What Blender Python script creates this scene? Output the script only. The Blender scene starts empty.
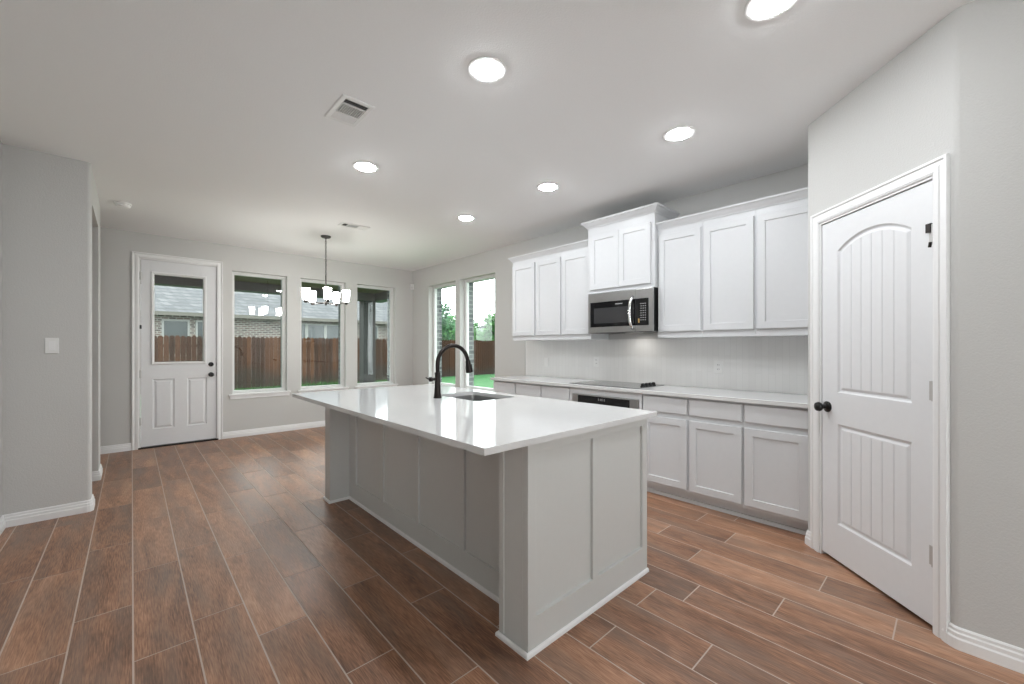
import bpy, bmesh, math, random
from mathutils import Vector, Matrix
random.seed(7)
C = bpy.context.scene
COL = C.collection
R = math.radians

# ------------------------------------------------------------------ camera, sky, exposure, area lights
CAM_H = 1.2865
cam_data = bpy.data.cameras.new('camera')
cam_data.sensor_width = 36.0
cam_data.lens = 410.2 / 1024 * 36
cam_data.shift_y = 5.7 / 1024
cam_data.clip_start = 0.02
cam = bpy.data.objects.new('camera', cam_data)
cam.location = (0, 0, CAM_H)
cam.rotation_euler = (R(90), 0, R(-42.84))
COL.objects.link(cam)
C.camera = cam

C.view_settings.view_transform = 'Standard'
C.view_settings.look = 'None'
C.view_settings.exposure = 0.0
C.view_settings.gamma = 1.0
C.view_settings.use_curve_mapping = False

SKY = 5.0
LENS = 205.0         # recessed lamp lens
SHADE = 58.0         # chandelier shade
YB_ = -5.2
BACK_FILL = 28.0        # added fill light from behind the camera
world = bpy.data.worlds.new('overcast_sky')
C.world = world
world.use_nodes = True
wb = world.node_tree.nodes['Background']
wb.inputs['Color'].default_value = (0.93, 0.985, 1.0, 1)
wb.inputs['Strength'].default_value = SKY


def area_light(name, loc, rot, sx, sy, power, color=(1, 1, 1)):
    d = bpy.data.lights.new(name, 'AREA')
    d.shape = 'RECTANGLE'
    d.size, d.size_y = sx, sy
    d.energy = power
    d.color = color
    o = bpy.data.objects.new(name, d)
    o.location = loc
    o.rotation_euler = rot
    COL.objects.link(o)
    return o


# added fill lamp just outside the unseen opening behind the camera
area_light('fill_back', (-0.12, YB_ - 0.12, 1.42), (R(90), 0, 0), 0.9, 2.1, BACK_FILL, (1, 0.99, 0.975))
area_light('microwave_lamp', (3.72, 2.2, 1.425), (0, 0, 0), 0.16, 0.1, 0.7, (1, 0.97, 0.92))

# ------------------------------------------------------------------ dimensions
YF, XR, HC = 7.018, 3.931, 2.743
XL, YL, YL2 = -0.236, 4.623, 6.0
XLL = -0.676
YB = -5.2           # wall behind the camera
XRW = 2.594         # wall beside the pantry door


# ------------------------------------------------------------------ materials
def mat(name, color=(0.8, 0.8, 0.8), rough=0.5, metal=0.0, spec=0.5, emit=None, bump=None, var=None):
    m = bpy.data.materials.new(name)
    m.use_nodes = True
    nt = m.node_tree
    p = nt.nodes['Principled BSDF']
    p.inputs['Base Color'].default_value = (*color, 1)
    p.inputs['Roughness'].default_value = rough
    p.inputs['Metallic'].default_value = metal
    p.inputs['Specular IOR Level'].default_value = spec
    if emit:
        p.inputs['Emission Color'].default_value = (*emit[0], 1)
        p.inputs['Emission Strength'].default_value = emit[1]
    tc = nt.nodes.new('ShaderNodeTexCoord')
    n = nt.nodes.new('ShaderNodeTexNoise')
    nt.links.new(tc.outputs['Object'], n.inputs['Vector'])
    n.inputs['Scale'].default_value = bump[0] if bump else 30
    n.inputs['Detail'].default_value = 3
    if bump:
        b = nt.nodes.new('ShaderNodeBump')
        b.inputs['Strength'].default_value = bump[1]
        b.inputs['Distance'].default_value = 0.004
        nt.links.new(n.outputs['Fac'], b.inputs['Height'])
        nt.links.new(b.outputs['Normal'], p.inputs['Normal'])
    k = var if var is not None else 0.02
    mx = nt.nodes.new('ShaderNodeMix')
    mx.data_type = 'RGBA'
    mx.inputs['A'].default_value = (*[max(0, c * (1 - k)) for c in color], 1)
    mx.inputs['B'].default_value = (*[min(1, c * (1 + k)) for c in color], 1)
    nt.links.new(n.outputs['Fac'], mx.inputs['Factor'])
    nt.links.new(mx.outputs['Result'], p.inputs['Base Color'])
    return m


M = {}
M['wall'] = mat('wall_paint', (0.60, 0.595, 0.58), 0.62, spec=0.3, bump=(140, 0.35))
M['ceiling'] = mat('ceiling_paint', (0.90, 0.90, 0.90), 0.8, spec=0.2, bump=(120, 0.25))
M['trim'] = mat('white_trim', (0.85, 0.85, 0.85), 0.32, spec=0.45)
M['cab'] = mat('white_cabinet', (0.68, 0.688, 0.702), 0.35, spec=0.45)
M['door'] = mat('white_door', (0.79, 0.795, 0.81), 0.36, spec=0.45)
M['island'] = mat('greige_island', (0.62, 0.625, 0.61), 0.4, spec=0.4)
M['quartz'] = mat('white_quartz', (0.73, 0.73, 0.728), 0.07, spec=0.55, var=0.03)
M['vinyl'] = mat('window_vinyl', (0.72, 0.72, 0.71), 0.4)
M['bronze'] = mat('oil_rubbed_bronze', (0.022, 0.017, 0.015), 0.33, metal=0.6, spec=0.5)
M['black'] = mat('black_metal', (0.012, 0.012, 0.013), 0.3, metal=0.3)
M['darknickel'] = mat('dark_nickel', (0.055, 0.05, 0.047), 0.45, metal=0.4)
M['nickel'] = mat('brushed_nickel', (0.55, 0.54, 0.53), 0.45, metal=0.55)
M['steel'] = mat('stainless_steel', (0.52, 0.52, 0.52), 0.3, metal=1.0, var=0.06)
M['chrome'] = mat('bright_steel', (0.8, 0.8, 0.8), 0.12, metal=1.0)
M['sinksteel'] = mat('sink_steel', (0.30, 0.30, 0.30), 0.35, metal=1.0)
M['blackglass'] = mat('black_glass', (0.008, 0.008, 0.009), 0.06, spec=0.5)
M['darkwindow'] = mat('dark_screen', (0.045, 0.045, 0.047), 0.12)
M['cookglass'] = mat('ceramic_glass', (0.10, 0.10, 0.10), 0.1, spec=0.9)
M['ring'] = mat('burner_mark', (0.2, 0.2, 0.2), 0.3)
M['key'] = mat('keypad_print', (0.55, 0.55, 0.55), 0.5)
M['amber'] = mat('amber_tag', (0.5, 0.33, 0.12), 0.5)
M['plastic'] = mat('white_plastic', (0.83, 0.83, 0.82), 0.4)
M['slot'] = mat('dark_slot', (0.06, 0.06, 0.06), 0.8)
M['lens'] = mat('lamp_lens', (0.9, 0.9, 0.9), 0.5, emit=((0.935, 0.972, 1.0), LENS))
M['shade'] = mat('lit_glass_shade', (0.9, 0.9, 0.88), 0.4, emit=((1.0, 0.985, 0.95), SHADE))
M['frost'] = mat('frosted_glass', (0.8, 0.79, 0.77), 0.5)
M['carpet'] = mat('beige_carpet', (0.72, 0.69, 0.65), 0.95, spec=0.1, bump=(300, 0.6), var=0.1)
M['concrete'] = mat('patio_concrete', (0.098, 0.098, 0.091), 0.85, var=0.12)
M['soffit'] = mat('stained_soffit', (0.12, 0.072, 0.032), 0.7, var=0.25)
M['beam'] = mat('beam_paint', (0.10, 0.085, 0.082), 0.6, var=0.1)
M['postwood'] = mat('post_paint', (0.026, 0.026, 0.025), 0.7, var=0.15)
M['bark'] = mat('tree_bark', (0.019, 0.014, 0.010), 0.9, var=0.3)
M['gutter'] = mat('gutter_paint', (0.098, 0.093, 0.077), 0.5)
M['housetrim'] = mat('house_trim', (0.279, 0.279, 0.271), 0.5)
M['housepane'] = mat('house_pane', (0.074, 0.084, 0.088), 0.15, var=0.1)
M['siding'] = mat('pale_siding', (0.085, 0.092, 0.094), 0.7)


def nodes_of(m):
    nt = m.node_tree
    return nt, nt.nodes, nt.links, nt.nodes['Principled BSDF']


def make_glass():
    m = bpy.data.materials.new('clear_pane')
    m.use_nodes = True
    nt = m.node_tree
    nt.nodes.clear()
    out = nt.nodes.new('ShaderNodeOutputMaterial')
    mix = nt.nodes.new('ShaderNodeMixShader')
    fr = nt.nodes.new('ShaderNodeFresnel')
    fr.inputs['IOR'].default_value = 1.5
    tr = nt.nodes.new('ShaderNodeBsdfTransparent')
    tr.inputs['Color'].default_value = (0.965, 0.985, 0.975, 1)
    gl = nt.nodes.new('ShaderNodeBsdfGlossy')
    gl.inputs['Roughness'].default_value = 0.0
    geo = nt.nodes.new('ShaderNodeNewGeometry')
    inv = nt.nodes.new('ShaderNodeMath')      # both faces reflect at the front face
    inv.operation = 'MULTIPLY_ADD'
    inv.inputs[1].default_value = -1.8
    inv.inputs[2].default_value = 1.8
    nt.links.new(geo.outputs['Backfacing'], inv.inputs[0])
    mu = nt.nodes.new('ShaderNodeMath')
    mu.operation = 'MULTIPLY'
    mu.use_clamp = True
    nt.links.new(inv.outputs[0], mu.inputs[0])
    nt.links.new(fr.outputs[0], mu.inputs[1])
    nt.links.new(mu.outputs[0], mix.inputs[0])
    nt.links.new(tr.outputs[0], mix.inputs[1])
    nt.links.new(gl.outputs[0], mix.inputs[2])
    nt.links.new(mix.outputs[0], out.inputs[0])
    return m


M['glass'] = make_glass()


def ramp(nt, stops):
    r = nt.nodes.new('ShaderNodeValToRGB')
    e = r.color_ramp.elements
    while len(e) < len(stops):
        e.new(0.5)
    for i, (p, c) in enumerate(stops):
        e[i].position = p
        e[i].color = (*c, 1)
    return r


def make_tile():
    m = mat('wood_look_tile', (0.2, 0.1, 0.06), 0.36, spec=0.55)
    nt, N, L, p = nodes_of(m)
    uv = N.new('ShaderNodeUVMap')
    uv.uv_map = 'tile_uv'
    at = N.new('ShaderNodeAttribute')
    at.attribute_name = 'tile_random'
    mp = N.new('ShaderNodeMapping')
    mp.inputs['Scale'].default_value = (1.7, 9.0, 1)
    L.new(uv.outputs[0], mp.inputs[0])
    n1 = N.new('ShaderNodeTexNoise')
    n1.inputs['Scale'].default_value = 1.1
    n1.inputs['Detail'].default_value = 7
    n1.inputs['Roughness'].default_value = 0.62
    n1.inputs['Distortion'].default_value = 0.9
    L.new(mp.outputs[0], n1.inputs['Vector'])
    mp2 = N.new('ShaderNodeMapping')
    mp2.inputs['Scale'].default_value = (7.0, 110.0, 1)
    L.new(uv.outputs[0], mp2.inputs[0])
    n2 = N.new('ShaderNodeTexNoise')
    n2.inputs['Scale'].default_value = 2.0
    n2.inputs['Detail'].default_value = 5
    L.new(mp2.outputs[0], n2.inputs['Vector'])
    mm = N.new('ShaderNodeMath')
    mm.operation = 'MULTIPLY_ADD'
    mm.inputs[1].default_value = 0.48
    L.new(n2.outputs['Fac'], mm.inputs[0])
    mm2 = N.new('ShaderNodeMath')
    mm2.operation = 'MULTIPLY_ADD'
    mm2.inputs[1].default_value = 0.52
    L.new(n1.outputs['Fac'], mm2.inputs[0])
    L.new(mm2.outputs[0], mm.inputs[2])
    sub = N.new('ShaderNodeMath')
    sub.operation = 'MULTIPLY_ADD'
    sub.inputs[1].default_value = 0.12
    sub.inputs[2].default_value = -0.06
    L.new(at.outputs['Fac'], sub.inputs[0])
    L.new(sub.outputs[0], mm2.inputs[2])
    r = ramp(nt, [(0.33, (0.125, 0.060, 0.036)), (0.45, (0.265, 0.130, 0.074)), (0.55, (0.41, 0.212, 0.124)), (0.68, (0.56, 0.335, 0.215))])
    L.new(mm.outputs[0], r.inputs[0])
    # greyish cast that differs from tile to tile
    gm = N.new('ShaderNodeMix')
    gm.data_type = 'RGBA'
    gm.inputs['B'].default_value = (0.22, 0.16, 0.125, 1)
    mp3 = N.new('ShaderNodeMapping')
    mp3.inputs['Scale'].default_value = (1.0, 5.0, 1)
    mp3.inputs['Location'].default_value = (7.3, 2.1, 0)
    L.new(uv.outputs[0], mp3.inputs[0])
    n3 = N.new('ShaderNodeTexNoise')
    n3.inputs['Scale'].default_value = 1.8
    L.new(mp3.outputs[0], n3.inputs['Vector'])
    g = N.new('ShaderNodeMapRange')
    g.inputs['From Min'].default_value = 0.42
    g.inputs['From Max'].default_value = 0.7
    g.inputs['To Max'].default_value = 0.55
    L.new(n3.outputs['Fac'], g.inputs[0])
    L.new(g.outputs[0], gm.inputs['Factor'])
    L.new(r.outputs[0], gm.inputs['A'])
    L.new(gm.outputs['Result'], p.inputs['Base Color'])
    rr = N.new('ShaderNodeMapRange')
    rr.inputs['To Min'].default_value = 0.3
    rr.inputs['To Max'].default_value = 0.48
    L.new(n1.outputs['Fac'], rr.inputs[0])
    L.new(rr.outputs[0], p.inputs['Roughness'])
    b = N.new('ShaderNodeBump')
    b.inputs['Strength'].default_value = 0.25
    b.inputs['Distance'].default_value = 0.002
    L.new(mm.outputs[0], b.inputs['Height'])
    L.new(b.outputs[0], p.inputs['Normal'])
    return m


M['tile'] = make_tile()
M['grout'] = mat('beige_grout', (0.54, 0.45, 0.385), 0.85, spec=0.2, var=0.06)


def brick_mat(name, c1, c2, mortar, bw=0.2, bh=0.075, rot=None, msize=0.012, rough=0.85, bumpd=0.2, axis='xz'):
    m = mat(name, c1, rough, spec=0.3)
    nt, N, L, p = nodes_of(m)
    tc = N.new('ShaderNodeTexCoord')
    sp = N.new('ShaderNodeSeparateXYZ')
    cb = N.new('ShaderNodeCombineXYZ')
    L.new(tc.outputs['Object'], sp.inputs[0])
    ad = N.new('ShaderNodeMath')
    ad.operation = 'ADD'
    L.new(sp.outputs['X'], ad.inputs[0])
    L.new(sp.outputs['Y'], ad.inputs[1])
    if axis == 'zx':
        L.new(sp.outputs['Z'], cb.inputs[0])
        L.new(ad.outputs[0], cb.inputs[1])
    else:
        L.new(ad.outputs[0], cb.inputs[0])
        L.new(sp.outputs['Z'], cb.inputs[1])
    bt = N.new('ShaderNodeTexBrick')
    bt.inputs['Color1'].default_value = (*c1, 1)
    bt.inputs['Color2'].default_value = (*c2, 1)
    bt.inputs['Mortar'].default_value = (*mortar, 1)
    bt.inputs['Scale'].default_value = 1.0
    bt.inputs['Brick Width'].default_value = bw
    bt.inputs['Row Height'].default_value = bh
    bt.inputs['Mortar Size'].default_value = msize
    L.new(cb.outputs[0], bt.inputs['Vector'])
    L.new(bt.outputs['Color'], p.inputs['Base Color'])
    b = N.new('ShaderNodeBump')
    b.inputs['Strength'].default_value = bumpd
    b.inputs['Distance'].default_value = 0.003
    b.invert = True
    L.new(bt.outputs['Fac'], b.inputs['Height'])
    L.new(b.outputs[0], p.inputs['Normal'])
    return m


M['brick'] = brick_mat('grey_brown_brick', (0.18, 0.132, 0.112), (0.05, 0.038, 0.035), (0.30, 0.285, 0.27), bw=0.24, bh=0.085, msize=0.018)
M['ownbrick'] = brick_mat('blue_grey_brick', (0.15, 0.16, 0.165), (0.06, 0.07, 0.075), (0.24, 0.25, 0.245), bumpd=0.1)
M['splash'] = brick_mat('backsplash_tile', (0.82, 0.815, 0.805), (0.795, 0.79, 0.78), (0.765, 0.76, 0.75), bw=0.3, bh=0.05,
                        msize=0.0018, rough=0.16, bumpd=0.12, axis='zx')
M['roof'] = brick_mat('grey_shingle', (0.098, 0.102, 0.107), (0.158, 0.161, 0.165), (0.08, 0.083, 0.087), bw=0.32, bh=0.16, msize=0.02, rough=0.9)
M['paleroof'] = brick_mat('pale_shingle', (0.08, 0.083, 0.086), (0.095, 0.098, 0.10), (0.07, 0.072, 0.075), bw=0.3, bh=0.12)


def make_fence():
    m = mat('weathered_cedar', (0.0581, 0.0233, 0.0116), 0.85, spec=0.2)
    nt, N, L, p = nodes_of(m)
    at = N.new('ShaderNodeAttribute')
    at.attribute_name = 'plank_random'
    tc = N.new('ShaderNodeTexCoord')
    mp = N.new('ShaderNodeMapping')
    mp.inputs['Scale'].default_value = (14, 14, 1.6)
    L.new(tc.outputs['Object'], mp.inputs[0])
    n = N.new('ShaderNodeTexNoise')
    n.inputs['Scale'].default_value = 2.2
    n.inputs['Detail'].default_value = 8
    n.inputs['Roughness'].default_value = 0.7
    L.new(mp.outputs[0], n.inputs['Vector'])
    ad = N.new('ShaderNodeMath')
    ad.operation = 'MULTIPLY_ADD'
    ad.inputs[1].default_value = 0.45
    L.new(at.outputs['Fac'], ad.inputs[0])
    ad2 = N.new('ShaderNodeMath')
    ad2.operation = 'MULTIPLY'
    ad2.inputs[1].default_value = 0.65
    L.new(n.outputs['Fac'], ad2.inputs[0])
    L.new(ad2.outputs[0], ad.inputs[2])
    r = ramp(nt, [(0.2, (0.014, 0.009, 0.0065)), (0.45, (0.042, 0.0180, 0.0092)), (0.65, (0.073, 0.031, 0.0150)), (0.9, (0.105, 0.058, 0.034))])
    L.new(ad.outputs[0], r.inputs[0])
    # damp dark stain creeping up from the soil
    n2 = N.new('ShaderNodeTexNoise')
    n2.inputs['Scale'].default_value = 0.9
    n2.inputs['Detail'].default_value = 4
    L.new(tc.outputs['Object'], n2.inputs['Vector'])
    sp = N.new('ShaderNodeSeparateXYZ')
    L.new(tc.outputs['Object'], sp.inputs[0])
    s = N.new('ShaderNodeMath')
    s.operation = 'MULTIPLY_ADD'
    s.inputs[1].default_value = -1.3
    s.inputs[2].default_value = 0.75
    L.new(sp.outputs['Z'], s.inputs[0])
    s2 = N.new('ShaderNodeMath')
    s2.operation = 'MULTIPLY_ADD'
    s2.inputs[1].default_value = 2.0
    L.new(n2.outputs['Fac'], s2.inputs[0])
    L.new(s.outputs[0], s2.inputs[2])
    cl = N.new('ShaderNodeMapRange')
    cl.inputs['From Min'].default_value = 0.9
    cl.inputs['From Max'].default_value = 1.35
    cl.inputs['To Max'].default_value = 0.75
    L.new(s2.outputs[0], cl.inputs[0])
    mx = N.new('ShaderNodeMix')
    mx.data_type = 'RGBA'
    mx.inputs['B'].default_value = (0.028, 0.023, 0.019, 1)
    L.new(cl.outputs[0], mx.inputs['Factor'])
    L.new(r.outputs[0], mx.inputs['A'])
    L.new(mx.outputs['Result'], p.inputs['Base Color'])
    return m


M['fence'] = make_fence()
M['fencepost'] = mat('cedar_post', (0.037, 0.017, 0.009), 0.9, var=0.3)


def leaf_mat(name, a, b, scale):
    m = mat(name, a, 0.7, spec=0.25)
    nt, N, L, p = nodes_of(m)
    tc = N.new('ShaderNodeTexCoord')
    n = N.new('ShaderNodeTexNoise')
    n.inputs['Scale'].default_value = scale
    n.inputs['Detail'].default_value = 4
    L.new(tc.outputs['Object'], n.inputs['Vector'])
    r = ramp(nt, [(0.35, a), (0.65, b)])
    L.new(n.outputs['Fac'], r.inputs[0])
    L.new(r.outputs[0], p.inputs['Base Color'])
    return m


M['lawn'] = leaf_mat('bright_lawn', (0.018, 0.108, 0.024), (0.032, 0.138, 0.040), 2.5)
M['blade'] = leaf_mat('grass_blades', (0.023, 0.084, 0.016), (0.051, 0.128, 0.037), 4.0)
M['leaf'] = leaf_mat('tree_leaves', (0.026, 0.124, 0.026), (0.104, 0.256, 0.073), 1.2)
M['leafdark'] = leaf_mat('deep_green_leaves', (0.022, 0.088, 0.038), (0.066, 0.186, 0.073), 1.2)  # darker green foliage for some of the trees


# ------------------------------------------------------------------ mesh builder
def frameK(p):       # along the kitchen wall: x = world Y, y = out from the wall
    return Vector((XR - p[0 + 1], p[0], p[2]))


def frameF(p):       # along the far wall: x = world X, y = into the room
    return Vector((p[0], YF - p[1], p[2]))


PD = Vector((-0.70711, -0.70711, 0))
PN = Vector((-0.70711, 0.70711, 0))
P0 = Vector((3.19, 0.59, 0))


def frameP(p):       # along the slanted pantry wall
    return P0 + PD * p[0] + PN * p[1] + Vector((0, 0, p[2]))


def frameW(p):
    return Vector(p)


def world_loc(o):
    v = Vector((0, 0, 0))
    while o:
        v += o.location
        o = o.parent
    return v


class MB:
    def __init__(self, fr=frameW):
        self.bm = bmesh.new()
        self.fr = fr

    def v(self, p):
        return self.bm.verts.new(self.fr(p))

    def face(self, vs):
        try:
            return self.bm.faces.new(vs)
        except ValueError:
            return None

    def poly(self, pts):
        return self.face([self.v(p) for p in pts])

    def box(self, x0, x1, y0, y1, z0, z1):
        a = [self.v(p) for p in ((x0, y0, z0), (x1, y0, z0), (x1, y1, z0), (x0, y1, z0), (x0, y0, z1), (x1, y0, z1), (x1, y1, z1), (x0, y1, z1))]
        for f in ((0, 1, 2, 3), (4, 5, 6, 7), (0, 1, 5, 4), (1, 2, 6, 5), (2, 3, 7, 6), (3, 0, 4, 7)):
            self.face([a[i] for i in f])
        return self

    def prism(self, loop, z0, z1):        # plan outline extruded upward
        lo = [self.v((x, y, z0)) for x, y in loop]
        hi = [self.v((x, y, z1)) for x, y in loop]
        n = len(loop)
        for i in range(n):
            j = (i + 1) % n
            self.face([lo[i], lo[j], hi[j], hi[i]])
        self.face(lo)
        self.face(hi)
        return self

    def rings(self, loops, cap0=True, cap1=True):
        vs = [[self.v(p) for p in l] for l in loops]
        n = len(vs[0])
        for a, b in zip(vs, vs[1:]):
            for i in range(n):
                j = (i + 1) % n
                self.face([a[i], a[j], b[j], b[i]])
        if cap0:
            self.face(vs[0])
        if cap1:
            self.face(vs[-1])
        return self

    def lathe(self, cx, cy, prof, n=24, axis='z', cap=True):
        loops = []
        for r, h in prof:
            l = []
            for k in range(n):
                t = 2 * math.pi * k / n
                a, b = r * math.cos(t), r * math.sin(t)
                l.append((cx + a, cy + b, h) if axis == 'z' else ((cx + a, h, cy + b) if axis == 'y' else (h, cx + a, cy + b)))
            loops.append(l)
        return self.rings(loops, cap, cap)

    def tube(self, pts, rad, n=10):
        pts = [Vector(p) for p in pts]
        if not isinstance(rad, (list, tuple)):
            rad = [rad] * len(pts)
        loops = []
        up = Vector((0.013, 0.021, 1))
        t0 = (pts[1] - pts[0]).normalized()
        a = t0.cross(up)
        if a.length < 0.1:
            a = t0.cross(Vector((1, 0.02, 0)))
        a.normalize()
        for i, q in enumerate(pts):
            t = (pts[min(i + 1, len(pts) - 1)] - pts[max(i - 1, 0)]).normalized()
            a = (a - t * a.dot(t)).normalized()
            b = t.cross(a)
            loops.append([q + (a * math.cos(2 * math.pi * k / n) + b * math.sin(2 * math.pi * k / n)) * rad[i] for k in range(n)])
        return self.rings(loops)

    def plate(self, outer, holes, y):     # flat sheet in the local x,z plane, with holes
        edges = []
        for loop in [outer] + holes:
            vs = [self.v((x, y, z)) for x, z in loop]
            for i in range(len(vs)):
                edges.append(self.bm.edges.new((vs[i], vs[(i + 1) % len(vs)])))
        bmesh.ops.triangle_fill(self.bm, use_beauty=True, use_dissolve=False, edges=edges)
        return self

    def wallslab(self, outer, holes, y0, y1):
        self.plate(outer, holes, y0)
        self.plate(outer, holes, y1)
        for l in [outer] + holes:
            n = len(l)
            for i in range(n):
                a, b = l[i], l[(i + 1) % n]
                self.poly([(a[0], y0, a[1]), (b[0], y0, b[1]), (b[0], y1, b[1]), (a[0], y1, a[1])])
        bmesh.ops.remove_doubles(self.bm, verts=self.bm.verts, dist=1e-5)
        return self

    def nested(self, loop, prof, cap=True):   # stepped recess: profile of (inset, y)
        ls = [[(x, y, z) for x, z in inset(loop, d)] for d, y in prof]
        return self.rings(ls, False, cap)

    def shaker(self, x0, x1, z0, z1, yb, yf, rail=0.055, depth=0.009):
        o = rect(x0, x1, z0, z1)
        ls = [(0, yb), (0, yf - 0.002), (0.002, yf), (rail, yf), (rail + 0.003, yf - depth)]
        return self.rings([[(x, y, z) for x, z in inset(o, d)] for d, y in ls])

    def slabfront(self, x0, x1, z0, z1, yb, yf):
        o = rect(x0, x1, z0, z1)
        ls = [(0, yb), (0, yf - 0.004), (0.004, yf)]
        return self.rings([[(x, y, z) for x, z in inset(o, d)] for d, y in ls])

    def sweep(self, path, prof, closed=False, plane='xy'):
        # prof: (offset to the left of the path, height out of the plane)
        P = [Vector((a, b)) for a, b in path]
        n = len(P)
        loops = []
        for i in range(n):
            if closed:
                d0 = (P[i] - P[i - 1]).normalized()
                d1 = (P[(i + 1) % n] - P[i]).normalized()
            else:
                d0 = (P[i] - P[i - 1]).normalized() if i > 0 else (P[1] - P[0]).normalized()
                d1 = (P[i + 1] - P[i]).normalized() if i < n - 1 else d0
            n0 = Vector((-d0.y, d0.x))
            n1 = Vector((-d1.y, d1.x))
            mit = (n0 + n1) / (1 + n0.dot(n1))
            l = []
            for o, h in prof:
                q = P[i] + mit * o
                l.append((q.x, q.y, h) if plane == 'xy' else (q.x, h, q.y))
            loops.append(l)
        if closed:
            loops.append(loops[0])
        return self.rings(loops, not closed, not closed)

    def build(self, name, m, parent=None, smooth=False, bevel=0.0, weld=True):
        bm = self.bm
        if weld:
            bmesh.ops.remove_doubles(bm, verts=bm.verts, dist=1e-6)
        bmesh.ops.recalc_face_normals(bm, faces=bm.faces)
        me = bpy.data.meshes.new(name)
        if parent:
            org = world_loc(parent)
        else:
            xs = [v.co for v in bm.verts]
            lo = Vector([min(c[i] for c in xs) for i in range(3)])
            hi = Vector([max(c[i] for c in xs) for i in range(3)])
            org = Vector(((lo.x + hi.x) / 2, (lo.y + hi.y) / 2, lo.z))
        for v in bm.verts:
            v.co -= org
        bm.to_mesh(me)
        bm.free()
        for mm in (m if isinstance(m, list) else [m]):
            me.materials.append(mm)
        o = bpy.data.objects.new(name, me)
        COL.objects.link(o)
        if parent:
            o.parent = parent
        else:
            o.location = org
        if smooth:
            for p in me.polygons:
                p.use_smooth = True
            if smooth == 'auto':
                md = o.modifiers.new('edges', 'EDGE_SPLIT')
                md.split_angle = R(38)
        if bevel:
            b = o.modifiers.new('edge', 'BEVEL')
            b.width = bevel
            b.segments = 2
            b.limit_method = 'ANGLE'
            b.angle_limit = R(40)
        return o


def rect(x0, x1, z0, z1):
    return [(x0, z0), (x1, z0), (x1, z1), (x0, z1)]


def inset(loop, d):
    if d == 0:
        return list(loop)
    n = len(loop)
    area = sum(loop[i][0] * loop[(i + 1) % n][1] - loop[(i + 1) % n][0] * loop[i][1] for i in range(n))
    s = 1 if area > 0 else -1
    out = []
    for i in range(n):
        p, q, r = Vector(loop[i - 1]), Vector(loop[i]), Vector(loop[(i + 1) % n])
        d0, d1 = (q - p).normalized(), (r - q).normalized()
        n0, n1 = Vector((-d0.y, d0.x)) * s, Vector((-d1.y, d1.x)) * s
        m = (n0 + n1) / (1 + n0.dot(n1))
        out.append(tuple(q + m * d))
    return out


def tag(o, label, cat, group=None, kind=None):
    o['label'] = label
    o['category'] = cat
    if group:
        o['group'] = group
    if kind:
        o['kind'] = kind
    return o


def thing(name, label, cat, loc, group=None, kind=None):
    o = bpy.data.objects.new(name, None)
    o.empty_display_size = 0.1
    COL.objects.link(o)
    o.location = loc
    return tag(o, label, cat, group, kind)


def copy_tree(o, loc=None, label=None, parent=None):
    c = o.copy()
    COL.objects.link(c)
    if parent:
        c.parent = parent
    if loc is not None:
        c.location = loc
    if label:
        c['label'] = label
    for ch in list(o.children):
        copy_tree(ch, None, None, c)
    return c


def arc(cx, cy, r, a0, a1, n=8):
    return [(cx + r * math.cos(R(a0 + (a1 - a0) * k / n)), cy + r * math.sin(R(a0 + (a1 - a0) * k / n))) for k in range(n + 1)]


# ------------------------------------------------------------------ floor
TW, TL, T0 = 0.2047, 0.91, 0.005
PHASE = {-2: 0.73, -1: 0.07, 0: 0.465, 1: 0.615, 2: 0.292, 3: 0.72, 4: 0.40, 5: 0.04, 6: 0.526, 8: 0.713, 9: 0.17, 10: 0.027, 11: 0.593, 12: 0.185, 13: 0.487, 14: 0.122, 15: 0.394, 16: 0.203}
mb = MB()
bm = mb.bm
uvl = bm.loops.layers.uv.new('tile_uv')
cl = bm.loops.layers.color.new('tile_random')
mb.box(-2.4, 4.35, -1.45, YF + 0.05, -0.03, -0.0008)
for f in bm.faces:
    f.material_index = 1
rng = random.Random(3)
for k in range(-12, 22):
    xa, xb = T0 + TW * k + 0.0032, T0 + TW * (k + 1) - 0.0032
    if xb > 4.3:
        continue
    ph = PHASE.get(k, rng.random() * TL)
    j = math.floor((-1.4 - ph) / TL)
    while True:
        ya, yb = ph + j * TL + 0.003, ph + (j + 1) * TL - 0.003
        j += 1
        if ya > YF:
            break
        ya, yb = max(ya, -1.45), min(yb, YF + 0.05)
        if yb - ya < 0.02:
            continue
        u0, v0, rv = rng.random() * 40, rng.random() * 40, rng.random()
        n0 = len(bm.faces)
        mb.box(xa, xb, ya, yb, -0.0009, 0.0)
        bm.faces.ensure_lookup_table()
        for f in bm.faces[n0:]:
            f.material_index = 0
            for lp in f.loops:
                lp[uvl].uv = (u0 + lp.vert.co.y, v0 + lp.vert.co.x)
                lp[cl] = (rv, rv, rv, 1)
o = mb.build('floor', [M['tile'], M['grout']], weld=False)
tag(o, 'brown wood look plank tile floor with pale grout lines', 'floor', kind='structure')
o = MB().box(-2.4, 4.35, -5.5, -1.45, -0.03, 0.004).build('floor_bounce_carpet', M['carpet'])  # pale unseen floor, added to throw light back up at the ceiling
tag(o, 'unseen beige carpet added behind the kitchen to bounce light upward', 'floor', kind='structure')

# ------------------------------------------------------------------ ceiling
o = MB().box(-2.4, 4.35, -5.5, YF + 0.02, HC, HC + 0.1).build('ceiling', M['ceiling'])
tag(o, 'flat pale grey painted ceiling over the kitchen', 'ceiling', kind='structure')

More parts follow.
